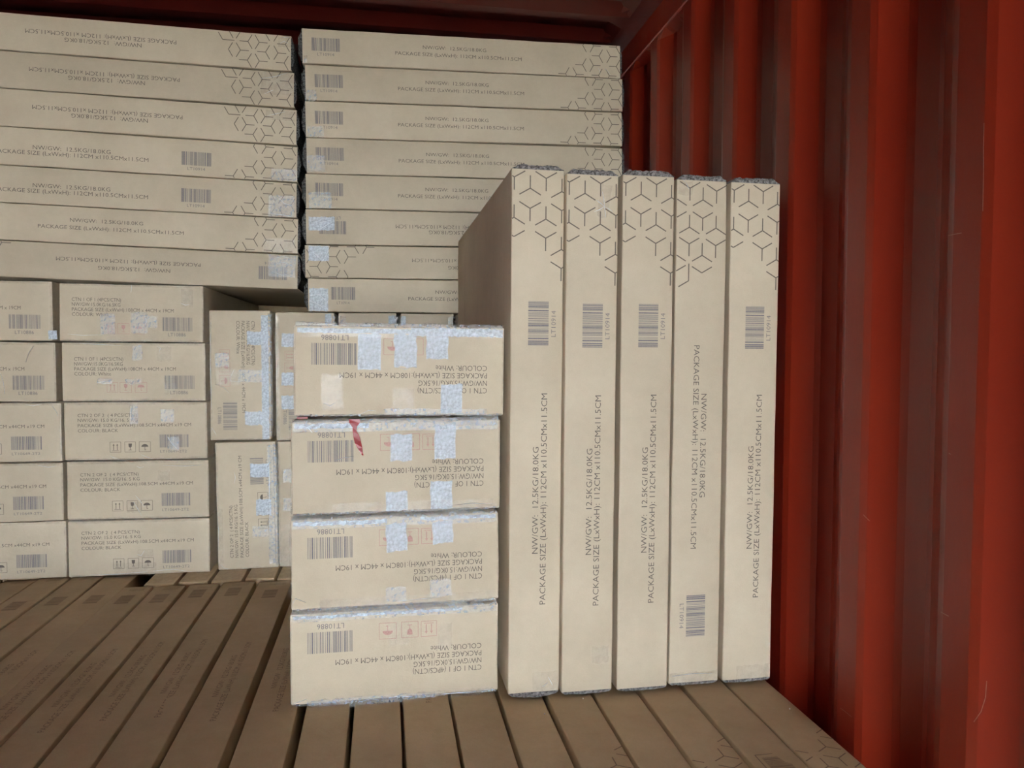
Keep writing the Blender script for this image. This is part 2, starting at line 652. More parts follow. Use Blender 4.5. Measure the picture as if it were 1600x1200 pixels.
# ---- tape
def tape_mesh(w, h, seed, amp=.0016, jag=.004, res=.006):
    rnd = random.Random(seed)
    nx, nz = max(4, int(w / res)), max(4, int(h / res))
    nx, nz = min(nx, 60), min(nz, 60)
    v, f = [], []
    sx = rnd.uniform(0, 50)
    for i in range(nx + 1):
        for k in range(nz + 1):
            x, z = (i / nx - .5) * w, (k / nz - .5) * h
            ez = noise.noise(Vector((x * 130 + sx, 3.3, sx))) * jag if k in (0, nz) else 0
            ex = noise.noise(Vector((7.1, z * 60 + sx, sx))) * jag * .5 if i in (0, nx) else 0
            y = -abs(noise.noise(Vector((x * 70 + sx, z * 95, sx * .7)))) * amp * 2 - abs(noise.noise(Vector((x * 210, z * 160 + sx, 1)))) * amp * .7
            v.append((x + ex, y, z + ez))
    for i in range(nx):
        for k in range(nz):
            a = i * (nz + 1) + k
            f.append((a, a + nz + 1, a + nz + 2, a + 1))
    me = mesh('tape', v, f)
    return me


_seed = [10]


def at(px, py, y):
    d = fw + rt * ((px - 800) / F) - up * ((py - 600) / F)
    t = y / d.y
    return Vector((d.x * t, y, d.z * t + CAMZ))


def tape(root, x0, y0, x1, y1, kind='tape', rot=0, name='packing_tape', amp=.0016, jag=.004):
    """a strip on the front face covering the photograph's pixels x0,y0..x1,y1 (laid on the carton's own face)"""
    _seed[0] += 1
    Y = root['front_y']
    a, c = at(x0, y0, Y), at(x1, y1, Y)
    inv = root.matrix_world.inverted()
    a, c = inv @ a, inv @ c
    w_, h_ = abs(c.x - a.x), abs(a.z - c.z)
    me = tape_mesh(w_, h_, _seed[0], amp, jag)
    m_ = {'tape': M_TAPE, 'bright': M_TAPE_BRIGHT, 'faint': M_TAPE_FAINT}[kind]
    o = link(name, me, m_, root, True)
    o.matrix_local = Matrix.Translation(((a.x + c.x) / 2, -.0011, (a.z + c.z) / 2)) @ Matrix.Rotation(R(rot), 4, 'Y')
    return o


def edge_crumple(root, w, z, seed, amp=.004, m_=None, h=.012, x=0, vert=False, name='edge_tape', dz=0, out=.001):
    """crinkled tape folded over a long edge of the front face (horizontal at height z, or vertical at x)"""
    rnd = random.Random(seed)
    n = max(6, int(w / .005))
    v, f = [], []
    so = rnd.uniform(0, 90)
    prof = [(-out, -1.0), (-out - .0010, -.35), (-out - .0012, .35), (-out + .0002, .75), (.004, 1.0), (.014, .95)]
    for i in range(n + 1):
        u = (i / n - .5) * w
        for j, (py, q) in enumerate(prof):
            jt = noise.noise(Vector((u * 90 + so, j * 1.7, 2))) * amp * .6
            jv = noise.noise(Vector((u * 60 + so, j * 2.1 + 9, 5))) * amp
            zz = z + dz * (q > 0.5) * .5 + q * h * .5 + jv * .55
            v.append((u + x, py - abs(jt) * .8, zz) if not vert else (zz, py - abs(jt) * .8, u + x))
    m1 = len(prof)
    for i in range(n):
        for j in range(m1 - 1):
            a = i * m1 + j
            q = (a, a + m1, a + m1 + 1, a + 1)
            f.append(q if not vert else q[::-1])
    return link(name, mesh('edge_tape', v, f), m_ or M_TAPE, root, True)


def end_wrap(root, axis, w, d, thick, place, seed, m_=None, name='taped_end_flap', cham=.010, sag=0):
    """crumpled taped flaps that cap one end. axis 'z': cap lying on top (place = z) or under (thick < 0);
    axis 'x': cap on a side end (place = x)"""
    rnd = random.Random(seed)
    so = rnd.uniform(0, 90)
    nu, nv = max(10, int(w / .0035)), 20
    sg = 1 if thick > 0 else -1
    th = abs(thick)
    v, f = [], []
    # cross-section across w: trapezoid; rows along depth d
    us = [-.5 + i / nu for i in range(nu + 1)]
    rows = [0, .0015, .004, .012, .03, .08, .2, .5, .8, 1]
    for b_ in (0, 1):
        for r_ in rows:
            for u in us:
                x = u * w
                e = (w / 2 - abs(x))
                hgt = th * min(1, e / cham + .08)
                yy = r_ * d
                if r_ < .003:
                    hgt *= .55 + .3 * noise.noise(Vector((x * 60 + so, 1, 1)))
                n1 = noise.noise(Vector((x * 120 + so, yy * 120, so)))
                n2 = noise.noise(Vector((x * 300 + so, yy * 200, 4)))
                z = (hgt * (1 + .32 * n1 + .18 * n2) + (sag * (1 - (2 * u) ** 2) if r_ < .2 else 0)) if b_ else -.001
                yo = yy - (.0012 * (1 + n2) if r_ == 0 and b_ else 0) - (sag * .8 * (1 - (2 * u) ** 2) if r_ < .01 and b_ else 0)
                p = (x, yo, z)
                if axis == 'z':
                    v.append((p[0], p[1], place + sg * p[2]))
                else:
                    v.append((place + sg * p[2], p[1], p[0]))
    m1 = len(us); k = len(rows) * m1
    fl_ = (sg < 0) != (axis == 'x')
    def add(q):
        f.append(q[::-1] if fl_ else q)
    for i in range(len(rows) - 1):
        for j in range(m1 - 1):
            a = i * m1 + j
            add((k + a, k + a + 1, k + a + m1 + 1, k + a + m1))
    for j in range(m1 - 1):
        add((j, j + 1, k + j + 1, k + j))
    for i in range(len(rows) - 1):
        a = i * m1
        add((a + m1, a, k + a, k + a + m1))
        a += m1 - 1
        add((a, a + m1, k + a + m1, k + a))
    return link(name, mesh('end_flap', v, f), m_ or M_WRAP, root)


_cnt = [0]


def carton(name, label, group, w, d, h, x, y, z, rz=0, ry=0, m_=None, wob=.0011, cat='carton', nx=None, nz=None):
    """x, y: centre of the base's front edge; z: height of the base over the container floor"""
    _cnt[0] += 1
    o = link(name, carton_mesh(w, d, h, _cnt[0] * 1.37, wob=wob, nx=nx, nz=nz), m_ or M_CARD, None, True)
    o['label'] = label; o['category'] = cat; o['group'] = group
    o['front_y'] = y
    o.matrix_world = Matrix.Translation((x, y, z)) @ Matrix.Rotation(R(rz), 4, 'Z') @ Matrix.Rotation(R(ry), 4, 'Y')
    o['w'] = w; o['h'] = h
    return o


G0 = CAMZ - .745                       # top of the bottom layer

# ------------------------------------------------------------------ bottom layer: cartons standing on edge
LEFT_LONG = [(-1.43, -1.333), (-1.325, -1.228), (-1.221, -1.124), (-1.116, -1.022), (-1.014, -.923), (-.916, -.8165)]
ROW1 = [(-.8145, -.727), (-.720, -.628), (-.618, -.5255), (-.5155, -.4155), (-.4045, -.3005), (-.281, -.184), (-.166, -.076),
        (-.067, .028), (.034, .131), (.137, .2335), (.2415, .333), (.3425, .4375), (.446, .5405), (.5485, .6435), (.6515, .7455), (.7535, .851)]
ORD = ['first', 'second', 'third', 'fourth', 'fifth', 'sixth', 'seventh', 'eighth', 'ninth', 'tenth', 'eleventh', 'twelfth', 'thirteenth',
       'fourteenth', 'fifteenth', 'sixteenth', 'seventeenth', 'eighteenth', 'nineteenth', 'twentieth', 'twenty-first', 'twenty-second']
GL = 'cartons on edge forming the front row of the bottom layer'


def top_frame(w, d, h, s_c):
    """print on the upper face, read from the doors inwards; s runs along +y, t along -x"""
    m_ = Matrix(((0, 0, -1, 0), (1, 0, 0, s_c), (0, -1, 0, h + .0006), (0, 0, 0, 1)))
    # frame axes: s -> +y, (unused) -> -z side, t -> -x
    return m_


allrow = [(a, 1.25, 2.622) for a in LEFT_LONG] + [(a, 1.09, 2.472) for a in ROW1]
nrow = len(allrow)
for i, ((x0, x1), y0, y1) in enumerate(allrow):
    k = nrow - 1 - i          # counted from the red wall
    w_ = x1 - x0
    what = 'brown carton on edge in the bottom layer, %s row plank from the red wall' % ORD[k]
    if i == nrow - 1:
        what = 'brown carton on edge in the bottom layer, nearest the red wall'
    elif i < 6:
        what = 'brown carton on edge running under the rear stack, %s from the corrugated red wall' % ORD[k]
    else:
        what = 'brown carton on edge in the bottom layer, %s from the corrugated red wall' % ORD[k]
    dz = -.002 + .002 * math.sin(i * 2.3)
    o = carton('edge_carton', what, GL, w_, y1 - y0, G0 + dz, (x0 + x1) / 2, y0, 0, m_=M_CARD_LAYER, wob=.0012, nz=3)
    hh = G0 + dz
    if i <= 15:
        sc = 1.775 - y0 + (.02 * math.sin(i * 1.7))
        T, B_ = ([], []), ([], [])
        text(T, 'NW/GW:  12.5KG/18.0KG', -.10, .12, .008, .0125)
        text(T, 'PACKAGE SIZE (LxWxH): 112CM x110.5CMx11.5CM', -.21, .20, -.012, .0125)
        barcode(B_, .55, .625, -.020, .020, 5)
        put_art(o, 'layer_near', (T, B_, None, None), top_frame(w_, 1, hh, sc), MATS_FAINT)
        tp = link('packing_tape', tape_mesh(w_ * .5, .035, i + 77, .001), M_TAPE_FAINT, o, True)
        tp.matrix_local = Matrix.Translation((w_ * .1, y1 - y0 - .03, hh + .001)) @ Matrix.Rotation(R(-90), 4, 'X')
    else:
        T, B_, H_ = ([], []), ([], []), ([], [])
        text(T, 'PACKAGE SIZE (LxWxH): 112CM x110.5CMx11.5CM', -.21, .20, -.012, .0125)
        text(T, 'NW/GW:  12.5KG/18.0KG', -.10, .12, .008, .0125)
        if i in (20,):
            barcode(B_, -.63, -.572, -.022, .022, 5)
            for q in (-.030, .030):
                line(B_, (-.64, q), (-.562, q), .002)
            line(B_, (-.562, -.030), (-.562, .030), .002)
        if i in (17, 19, 21):
            hexes(H_, HEX_Q, -.70 + .005, -1, w_ / 2)
        put_art(o, 'layer_far%d' % (i if i > 16 else 0), (T, B_, H_, None), top_frame(w_, 1, hh, 1.80 - y0), MATS_FAINT)
# back row of the bottom layer
XB = [(-1.43, -1.333), (-1.325, -1.228), (-1.221, -1.124), (-1.116, -1.022), (-1.014, -.923), (-.916, -.83)]
XB2 = [(-.760, -.669), (-.659, -.567), (-.557, -.463), (-.453, -.361), (-.351, -.258), (-.248, -.155), (-.145, -.052), (-.042, .05),
       (.06, .153), (.163, .256), (.266, .359), (.369, .462), (.472, .565), (.575, .668), (.678, .771), (.781, .865)]
for i, (x0, x1) in enumerate(XB + XB2):
    y0 = 2.63 if i < 6 else 2.492 + .006 * math.sin(i * 3)
    if 6 <= i <= 10:
        lab = 'taped brown carton end behind the bottom row, %s along from the dark hole' % ORD[i - 6]
    else:
        lab = 'brown carton on edge hidden beneath the rear stacks'
    o = carton('edge_carton', lab, 'cartons on edge in the rear row of the bottom layer', x1 - x0, 1.2, G0 - .001, (x0 + x1) / 2, y0, 0,
               m_=M_CARD_LAYER, wob=.0012, nz=3)
    if 6 <= i <= 10:
        tp = link('packing_tape', tape_mesh((x1 - x0) * .9, .09, i + 177, .0015), M_TAPE_FAINT, o, True)
        tp.matrix_local = Matrix.Translation((0, .05, G0 + .0005)) @ Matrix.Rotation(R(-90), 4, 'X')

# ------------------------------------------------------------------ standing flat cartons by the red wall
GS = 'tall flat cartons standing upright by the red wall'
SD = [(.3125, 1.5344, .1130, 1.1180, .40, .36, 'Q'), (.4272, 1.522, .1130, 1.1090, .36, .36, 'Q'), (.5505, 1.5169, .1155, 1.1105, .23, .26, 'Q'),
      (.6728, 1.524, .1155, 1.1073, -.12, .33, 'P'), (.7969, 1.5187, .1160, 1.1052, .25, .22, 'Q')]
SL = ['tall upright carton with a broad brown side showing, next to the stack of four boxes',
      'tall upright carton second from the front stack, with glinting creased tape near its top',
      'tall upright carton in the middle of the five standing ones',
      'tall upright carton with downward-reading lettering and a barcode near its foot',
      'tall upright carton standing closest to the corrugated red wall']
Sx = []
for i, (x, y, w_, h_, rz, ry, kind) in enumerate(SD):
    z = G0 + .0078
    o = carton('tall_carton', SL[i], GS, w_, 1.055, h_ - .001, x, y, z, rz, ry, nz=18)
    Sx.append(o)
    art = long_art(kind, h_ / 2, w_ / 2)
    put_art(o, 'tall%s%d' % (kind, i), art, front_frame(w_, h_, 90 if kind == 'Q' else -90), MATS)
    end_wrap(o, 'z', w_ - .003, 1.05, .0105 if i else .009, h_ - .0015, 31 + i, cham=.014)
    end_wrap(o, 'z', w_ - .003, 1.05, -.0055, .0012, 51 + i, cham=.006, sag=(.005, .0015, .001, .001, .0015)[i], name='taped_foot_flap')
tape(Sx[1], 936, 288, 952, 340, 'faint', 8)
tape(Sx[0], 832, 1050, 872, 1076, 'faint')
tape(Sx[3], 1046, 1052, 1120, 1064, 'faint')
tape(Sx[3], 1060, 284, 1082, 306, 'faint')
tape(Sx[4], 1150, 1040, 1200, 1058, 'faint')
tape(Sx[1], 925, 1010, 950, 1034, 'faint')

# ------------------------------------------------------------------ front stack of four short cartons
GF = 'stack of four taped cartons in front'
FD = [(.0341, 1.5773, .8105 + .6080, .1875, .14, .50), (.0269, 1.5739, .8105 + .4045, .1925, .49, -.02),
      (.0237, 1.5756, .8105 + .2030, .1900, -.21, -.17), (.0215, 1.5705, .8105 + .0030, .1915, .23, .07)]
FLB = ['taped carton with upside-down lettering, topmost of the front stack of four',
       'taped carton with a red ribbon hanging over its upper edge, in the front stack',
       'taped carton with pink handling symbols, third from the top of the front stack',
       'taped carton at the foot of the front stack, resting on the bottom layer']
Fx = []
for i, (x, y, z, h_, rz, ry) in enumerate(FD):
    o = carton('short_carton', FLB[i], GF, .437, 1.03, h_, x, y, z, rz, ry, wob=.0016)
    Fx.append(o)
    put_art(o, 'short_white', short_art('white'), front_frame(.437, h_, 180), MATS)
    edge_crumple(o, .430, h_ + .001, 80 + i, .003, M_TAPE, .008, dz=.002)
    edge_crumple(o, .430, .0005, 90 + i, .003, M_TAPE, .005)
    edge_crumple(o, h_ - .01, -.2175, 95 + i, .002, M_TAPE_FAINT, .006, x=h_ / 2, vert=True)
    edge_crumple(o, h_ - .01, .2175, 99 + i, .002, M_TAPE_FAINT, .006, x=h_ / 2, vert=True)
a, b_, c, d = Fx
bpy.context.view_layer.update()

def band(root, x0, x1, d0, d1, kind='tape', amp=.0012, jag=.002):
    """tape along the upper edge of the front face, from d0 to d1 below it"""
    _seed[0] += 1
    m_ = {'tape': M_TAPE, 'bright': M_TAPE_BRIGHT, 'faint': M_TAPE_FAINT}[kind]
    o = link('packing_tape', tape_mesh(x1 - x0, d1 - d0, _seed[0], amp, jag), m_, root, True)
    o.matrix_local = Matrix.Translation(((x0 + x1) / 2, -.0013, root['h'] - (d0 + d1) / 2))


# front box 1 (top): tape laid over the upper edge with three tabs, pieces along the lower edge
band(a, -.212, .03, .006, .016, 'bright', .0008); band(a, .02, .216, .003, .020, 'bright', .0012, .003)
band(a, -.214, .216, .010, .024, 'faint')
tape(a, 559, 522, 595, 578, 'bright', amp=.0008); tape(a, 616, 522, 651, 574, 'bright', jag=.007); tape(a, 666, 522, 700, 561, 'bright', amp=.0008)
tape(a, 502, 584, 536, 641, 'faint'); tape(a, 614, 607, 647, 646, 'faint', amp=.003); tape(a, 689, 600, 722, 645, 'bright', amp=.0008)
tape(a, 600, 639, 760, 647, 'tape', amp=.002)
band(b_, -.214, .214, .002, .021, 'tape'); band(b_, -.210, -.06, .004, .014, 'bright', .001, .003); band(b_, .03, .212, .004, .013, 'tape'); tape(b_, 610, 679, 644, 720, 'bright', amp=.0008)
tape(b_, 679, 664, 712, 717, 'bright', amp=.0008); tape(b_, 603, 768, 637, 797, 'bright', amp=.001); tape(b_, 672, 752, 706, 794, 'bright', amp=.001)
tape(b_, 520, 787, 770, 795, 'faint')
band(c, -.214, .214, .002, .019, 'tape'); band(c, -.212, -.02, .004, .013, 'bright', .001, .003); band(c, .05, .212, .003, .010, 'bright', .001, .003); tape(c, 603, 818, 636, 860, 'bright', rot=-3); tape(c, 676, 815, 708, 848, 'bright', rot=-2, amp=.0008)
tape(c, 603, 917, 635, 938, 'tape'); tape(c, 672, 905, 705, 930, 'tape')
tape(c, 500, 938, 780, 946, 'faint')
band(d, -.214, .214, .002, .015, 'tape'); band(d, -.212, .14, .003, .009, 'bright', .001, .002); tape(d, 684, 974, 706, 1012, 'faint'); tape(d, 606, 974, 640, 1006, 'faint')
tape(d, 480, 1094, 600, 1100, 'tape', amp=.003); tape(d, 600, 1086, 680, 1092, 'tape', amp=.003); tape(d, 680, 1080, 770, 1086, 'faint', amp=.003)

# red ribbon pinched between the two upper boxes
rp = [(545, 655, 563, 655), (546, 661, 562, 661), (551, 668, 558, 666), (551, 674, 557, 673), (552, 682, 561, 680), (554, 692, 564, 690), (559, 701, 566, 699), (564, 709, 567, 708), (567, 712, 568, 711)]
v, f = [], []
for j, (xa, ya, xb, yb) in enumerate(rp):
    yy = 1.5665 + (.0015 * math.sin(j * 1.4))
    A, B2 = at(xa, ya, yy), at(xb, yb, yy + .0012 * math.cos(j * 2))
    for th in (0, .0007):
        v += [(A.x, A.y + th, A.z), (B2.x, B2.y + th, B2.z)]
for j in range(len(rp) - 1):
    k = j * 4
    f += [(k, k + 4, k + 5, k + 1), (k + 2, k + 3, k + 7, k + 6), (k, k + 2, k + 6, k + 4), (k + 1, k + 5, k + 7, k + 3)]
o = link('ribbon', mesh('ribbon', v, f), M_RIBBON)
o['label'] = 'short torn red ribbon hanging from the gap under the topmost front box'
o['category'] = 'ribbon'
link('ribbon_thread', box_mesh(at(464, 653, 1.575).x, at(481, 653, 1.575).x, 1.5705, 1.58, at(464, 654.5, 1.57).z, at(464, 652, 1.57).z, .0006), M_RIBBON, o)

# ------------------------------------------------------------------ middle stacks of short cartons at the back
Zo = CAMZ
C2 = [(-.8111, 2.6014, .0272, .1860, -.11, .52, 'white'), (-.8075, 2.6008, -.1665, .1895, .1, .25, 'white'), (-.8053, 2.6003, -.3600, .1880, .02, .33, 'black'),
      (-.8026, 2.5999, -.5560, .1905, -.42, .40, 'black'), (-.8027, 2.5984, -.7440, .1830, -.23, .43, 'black')]
POS = ['topmost', 'second from the top', 'in the middle', 'second from the bottom', 'lowest']
for i, (x, y, z, h_, rz, ry, colr) in enumerate(C2):
    word = 'White' if colr == 'white' else 'BLACK'
    o = carton('short_carton', 'pale carton with fully visible upright print, %s in its stack of five' % POS[i],
               'stack of five short cartons beside the upright small ones', .4385, 1.08, h_, x, y, z + Zo + .001, rz, ry, wob=.0016)
    put_art(o, 'short_' + colr, short_art(colr), front_frame(.44, h_, 0), MATS_GREY)
    edge_crumple(o, .42, h_ - .002, 120 + i, .003, M_TAPE_FAINT, .012)
    edge_crumple(o, .42, .002, 130 + i, .003, M_TAPE_FAINT, .010)
    edge_crumple(o, h_ - .01, .2185, 140 + i, .002, M_TAPE_FAINT, .008, x=h_ / 2, vert=True)
    P = [((157, 490, 180, 522), (205, 488, 231, 521), (226, 494, 246, 512), (283, 452, 302, 480)),
         ((152, 592, 176, 600), (196, 592, 222, 600), (207, 540, 223, 563), (245, 542, 268, 565), (257, 590, 275, 616)),
         ((203, 633, 216, 662), (251, 640, 272, 660), (262, 682, 280, 703)),
         ((247, 735, 266, 750), (198, 784, 222, 800)), ((215, 858, 240, 870), (178, 880, 245, 896))][i]
    for j, q in enumerate(P):
        tape(o, *q, 'tape' if j < 3 and i < 3 else 'faint')
C1 = [(-1.050, .030), (-1.045, -.165), (-1.034, -.360), (-1.034, -.555), (-1.030, -.7435)]
for i, (xr, z) in enumerate(C1):
    colr = 'white' if i < 2 else 'black'
    h_ = .190 if i < 4 else .186
    o = carton('short_carton', 'pale carton showing only its barcode end, %s in its stack of five' % POS[i],
               'stack of five short cartons by the hidden wall', .4385, 1.08, h_, xr - .2193, 2.600 + .002 * i, z + Zo + .001, 0, .3, wob=.0016)
    put_art(o, 'short_' + colr, short_art(colr), front_frame(.44, h_, 0), MATS_GREY)
    edge_crumple(o, .42, h_ - .002, 220 + i, .003, M_TAPE_FAINT, .012)
    edge_crumple(o, h_ - .01, .2185, 240 + i, .003, M_TAPE_FAINT, .010, x=h_ / 2, vert=True)
    if i == 0:
        tape(o, 76, 516, 90, 530, 'bright')

# small cartons set upright
DD = [(-.4786, -.3018, .1950, .20, 'upper'), (-.2665, -.3060, .1950, .1, 'upper'), (-.0565, -.3060, .1960, 0, 'upper'), (.1485, -.3060, .184, 0, 'upper'),
      (.350, -.3060, .19, 0, 'upper'), (.555, -.3060, .19, 0, 'upper'), (.755, -.3060, .19, 0, 'upper')]
DN = ['next to the stack of five, under the dark gap', 'second along, half hidden by the front stack',
      'third along, only its top showing above the front stack', 'fourth along, a sliver showing beside the tall carton']
for i, (x, z, w_, ry, _) in enumerate(DD):
    for lev in (0, 1):
        if i < 4 and lev == 0:
            lab = 'upper small carton stood upright, ' + DN[i]
        elif i < 2:
            lab = 'lower small carton stood upright, ' + ('black-colour print, beside the stack of five' if i == 0 else 'mostly hidden by the front stack')
        else:
            lab = 'small upright carton hidden behind the front cartons'
        xx = x if lev == 0 else x + (.017 if i == 0 else .004)
        zz = z if lev == 0 else -.7435
        r_ = ry if lev == 0 else (-.5 if i == 0 else 0)
        o = carton('upright_carton', lab, 'small cartons stood upright in two levels', w_ if i < 4 else .19, 1.08, .4355 if lev == 0 else .4340, xx, 2.610, zz + Zo, 0, r_, wob=.0016)
        if i >= 4:
            continue
        cc = 'white' if lev == 0 else 'black'
        put_art(o, 'short_' + cc, short_art(cc), front_frame(.19, .437, -90 if lev == 0 else 90), MATS_GREY)
        for s_ in (-1, 1):
            edge_crumple(o, .42, s_ * w_ / 2 - s_ * .001, 300 + i * 7 + lev * 3 + s_, .003, M_TAPE if s_ > 0 else M_TAPE_FAINT, .014, x=.218, vert=True)
        edge_crumple(o, w_ - .01, .001, 310 + i * 3 + lev, .003, M_TAPE_FAINT, .010)
        if i == 0 and lev == 0:
            for q in ((408, 492, 421, 686, 'bright'), (386, 518, 410, 539, 'bright'), (336, 552, 358, 574, 'tape'), (336, 577, 376, 602, 'faint'), (372, 578, 412, 597, 'tape'), (383, 643, 412, 664, 'bright')):
                tape(o, *q)
        if i == 0 and lev == 1:
            for q in ((417, 695, 432, 880, 'tape'), (391, 725, 421, 745, 'bright'), (400, 780, 424, 804, 'bright'), (395, 822, 421, 838, 'tape'), (342, 795, 350, 880, 'faint')):
                tape(o, *q)
        if i == 1 and lev == 0:
            for q in ((440, 521, 459, 542, 'bright'), (440, 582, 459, 602, 'bright'), (440, 618, 459, 639, 'bright'), (430, 492, 438, 686, 'faint'), (508, 490, 518, 506, 'bright')):
                tape(o, *q)
        if i == 1 and lev == 1:
            for q in ((442, 733, 455, 753, 'tape'), (442, 778, 455, 798, 'tape'), (438, 820, 455, 884, 'faint')):
                tape(o, *q)
        if i == 2 and lev == 0:
            for q in ((531, 494, 540, 506, 'tape'), (607, 493, 619, 506, 'bright')):
                tape(o, *q)
        if i == 3 and lev == 0:
            for q in ((626, 494, 634, 508, 'bright'), (700, 495, 706, 508, 'tape')):
                tape(o, *q)

# ------------------------------------------------------------------ upper piles of flat cartons
ZT = [(1.058, 1.048), (.941, .930), (.824, .808), (.705, .685), (.585, .563), (.467, .445), (.348, .323), (.231, .205)]
XR = [-.2995, -.292, -.285, -.284, -.288, -.285, -.287]
LK = [('P', 180), ('P', 180), ('P', 180), ('Q', 0), ('Q', 0), ('R', 0), ('R', 180)]
LP = ['topmost', 'second from the top', 'third from the top', 'fourth from the top', 'fifth from the top', 'second from the bottom', 'lowest']
LT = [(435, 58, 455, 75, 'faint'), (408, 113, 458, 150, 'faint'), (415, 172, 462, 190, 'faint'), (424, 264, 463, 284, 'tape'), (420, 305, 460, 340, 'tape'), (412, 372, 462, 397, 'faint'), (420, 398, 462, 434, 'tape')]
for i in range(7):
    t, bt = ZT[i], ZT[i + 1]
    xr = XR[i]
    w_ = 1.115
    cx = xr - w_ / 2

    def zl(p, x):
        return p[0] + (p[1] - p[0]) * (x + 1.18) / .89
    th = [zl(t, q) - zl(bt, q) for q in (xr - w_, xr)]
    h_ = min(th) - .0014
    ry = -math.degrees(math.atan((bt[1] - bt[0]) / .89)) * .5 - math.degrees(math.atan((t[1] - t[0]) / .89)) * .5
    zb = (zl(t, cx) + zl(bt, cx)) / 2 - h_ / 2
    flip = 'inverted' if LK[i][1] else 'upright'
    o = carton('flat_carton', 'flat carton with %s lettering, %s of the seven above short cartons' % (flip, LP[i]),
               'pile of seven flat cartons over the short ones', w_, 1.10, h_, cx, 2.604 + .0015 * math.sin(i * 2), zb + Zo, 0, ry, nx=18)
    put_art(o, 'flat%s' % (LK[i][0]), long_art(LK[i][0], w_ / 2, .0585), front_frame(w_, h_, LK[i][1]), MATS)
    cap_ = end_wrap(o, 'x', h_ - .006, 1.09, .0085, w_ / 2 - .001, 400 + i, M_WRAP_DARK, cham=.03, name='taped_end_flap')
    cap_.location.z = h_ / 2
    bpy.context.view_layer.update()
    tape(o, *LT[i])
ZR = [(1.078, 1.094), (.960, .9775), (.838, .8605), (.717, .734), (.597, .609), (.480, .489), (.358, .370), (.246, .2475), (.1315, .1315)]
RX = [.2885, .2976, .297, .2985, .295, .294, .290, .298]
RK = [('R', 0, 0, None), ('R', 0, 0, None), ('R', 0, 0, None), ('R', 0, 0, None), ('R', 0, 0, None), ('P', 180, 0, (.42, .51)), ('R', 180, 0, None), ('R', 0, .03, (-.475, -.395))]
RT = [(474, 86, 480, 98, 'tape'), (476, 140, 495, 158, 'tape'), (480, 197, 506, 214, 'tape'), (480, 242, 508, 268, 'tape'), (482, 300, 518, 326, 'tape'), (482, 338, 523, 360, 'bright'), (482, 384, 514, 408, 'bright'), (483, 450, 513, 486, 'bright')]
RN = ['topmost', 'second from the top', 'third from the top', 'fourth from the top', 'fourth from the bottom', 'third from the bottom', 'second from the bottom', 'lowest']
for i in range(8):
    w_ = 1.108
    t, bt = ZR[i], ZR[i + 1]
    h_ = min(t[0] - bt[0], t[1] - bt[1]) - .0014
    ry = -math.degrees(math.atan(((t[1] - t[0]) + (bt[1] - bt[0])) / 2 / 1.1))
    zb = (sum(t) + sum(bt)) / 4 - h_ / 2
    o = carton('flat_carton', 'flat carton, %s in the pile of eight behind the standing ones' % RN[i],
               'pile of eight flat cartons at the back', w_, 1.10, h_, RX[i], 2.604, zb + Zo, -.3, ry, nx=18)
    k = RK[i]
    put_art(o, 'flat%s%s' % (k[0], 'b' if k[2] or k[3] else ''  + (str(i) if i > 4 else '')), long_art(k[0], w_ / 2, .0585, k[2], k[3]), front_frame(w_, h_, k[1]), MATS)
    cap_ = end_wrap(o, 'x', h_ - .006, 1.09, -.012, -w_ / 2 + .001, 440 + i, M_WRAP_DARK, cham=.03)
    cap_.location.z = h_ / 2
    cap_ = end_wrap(o, 'x', h_ - .006, 1.09, .008, w_ / 2 - .001, 460 + i, M_WRAP_DARK, cham=.03)
    cap_.location.z = h_ / 2
    bpy.context.view_layer.update()
    tape(o, *RT[i])

# rear cargo seen only through the dark gap
carton('rear_carton', 'carton deep inside the dark gap over the upright small cartons', 'rear cargo', .60, .5, 1.04, -.50, 3.73, G0, m_=M_CARD_LAYER)


# ------------------------------------------------------------------ glints off creased tape and film, painted as thin white strips
def crease_glint(root, pts, wd=.0014):
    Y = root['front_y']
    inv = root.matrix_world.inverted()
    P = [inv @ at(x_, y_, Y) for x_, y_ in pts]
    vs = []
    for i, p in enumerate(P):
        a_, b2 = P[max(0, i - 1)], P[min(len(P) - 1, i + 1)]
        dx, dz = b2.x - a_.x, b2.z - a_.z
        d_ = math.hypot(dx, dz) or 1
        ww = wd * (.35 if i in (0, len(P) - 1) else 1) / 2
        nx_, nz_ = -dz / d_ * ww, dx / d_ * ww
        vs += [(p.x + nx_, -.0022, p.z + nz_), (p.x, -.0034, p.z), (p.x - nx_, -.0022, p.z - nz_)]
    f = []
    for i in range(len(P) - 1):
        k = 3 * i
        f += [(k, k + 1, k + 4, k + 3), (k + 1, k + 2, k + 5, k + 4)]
    link('painted_glint', mesh('painted_glint', vs, f), M_GLINT, root)


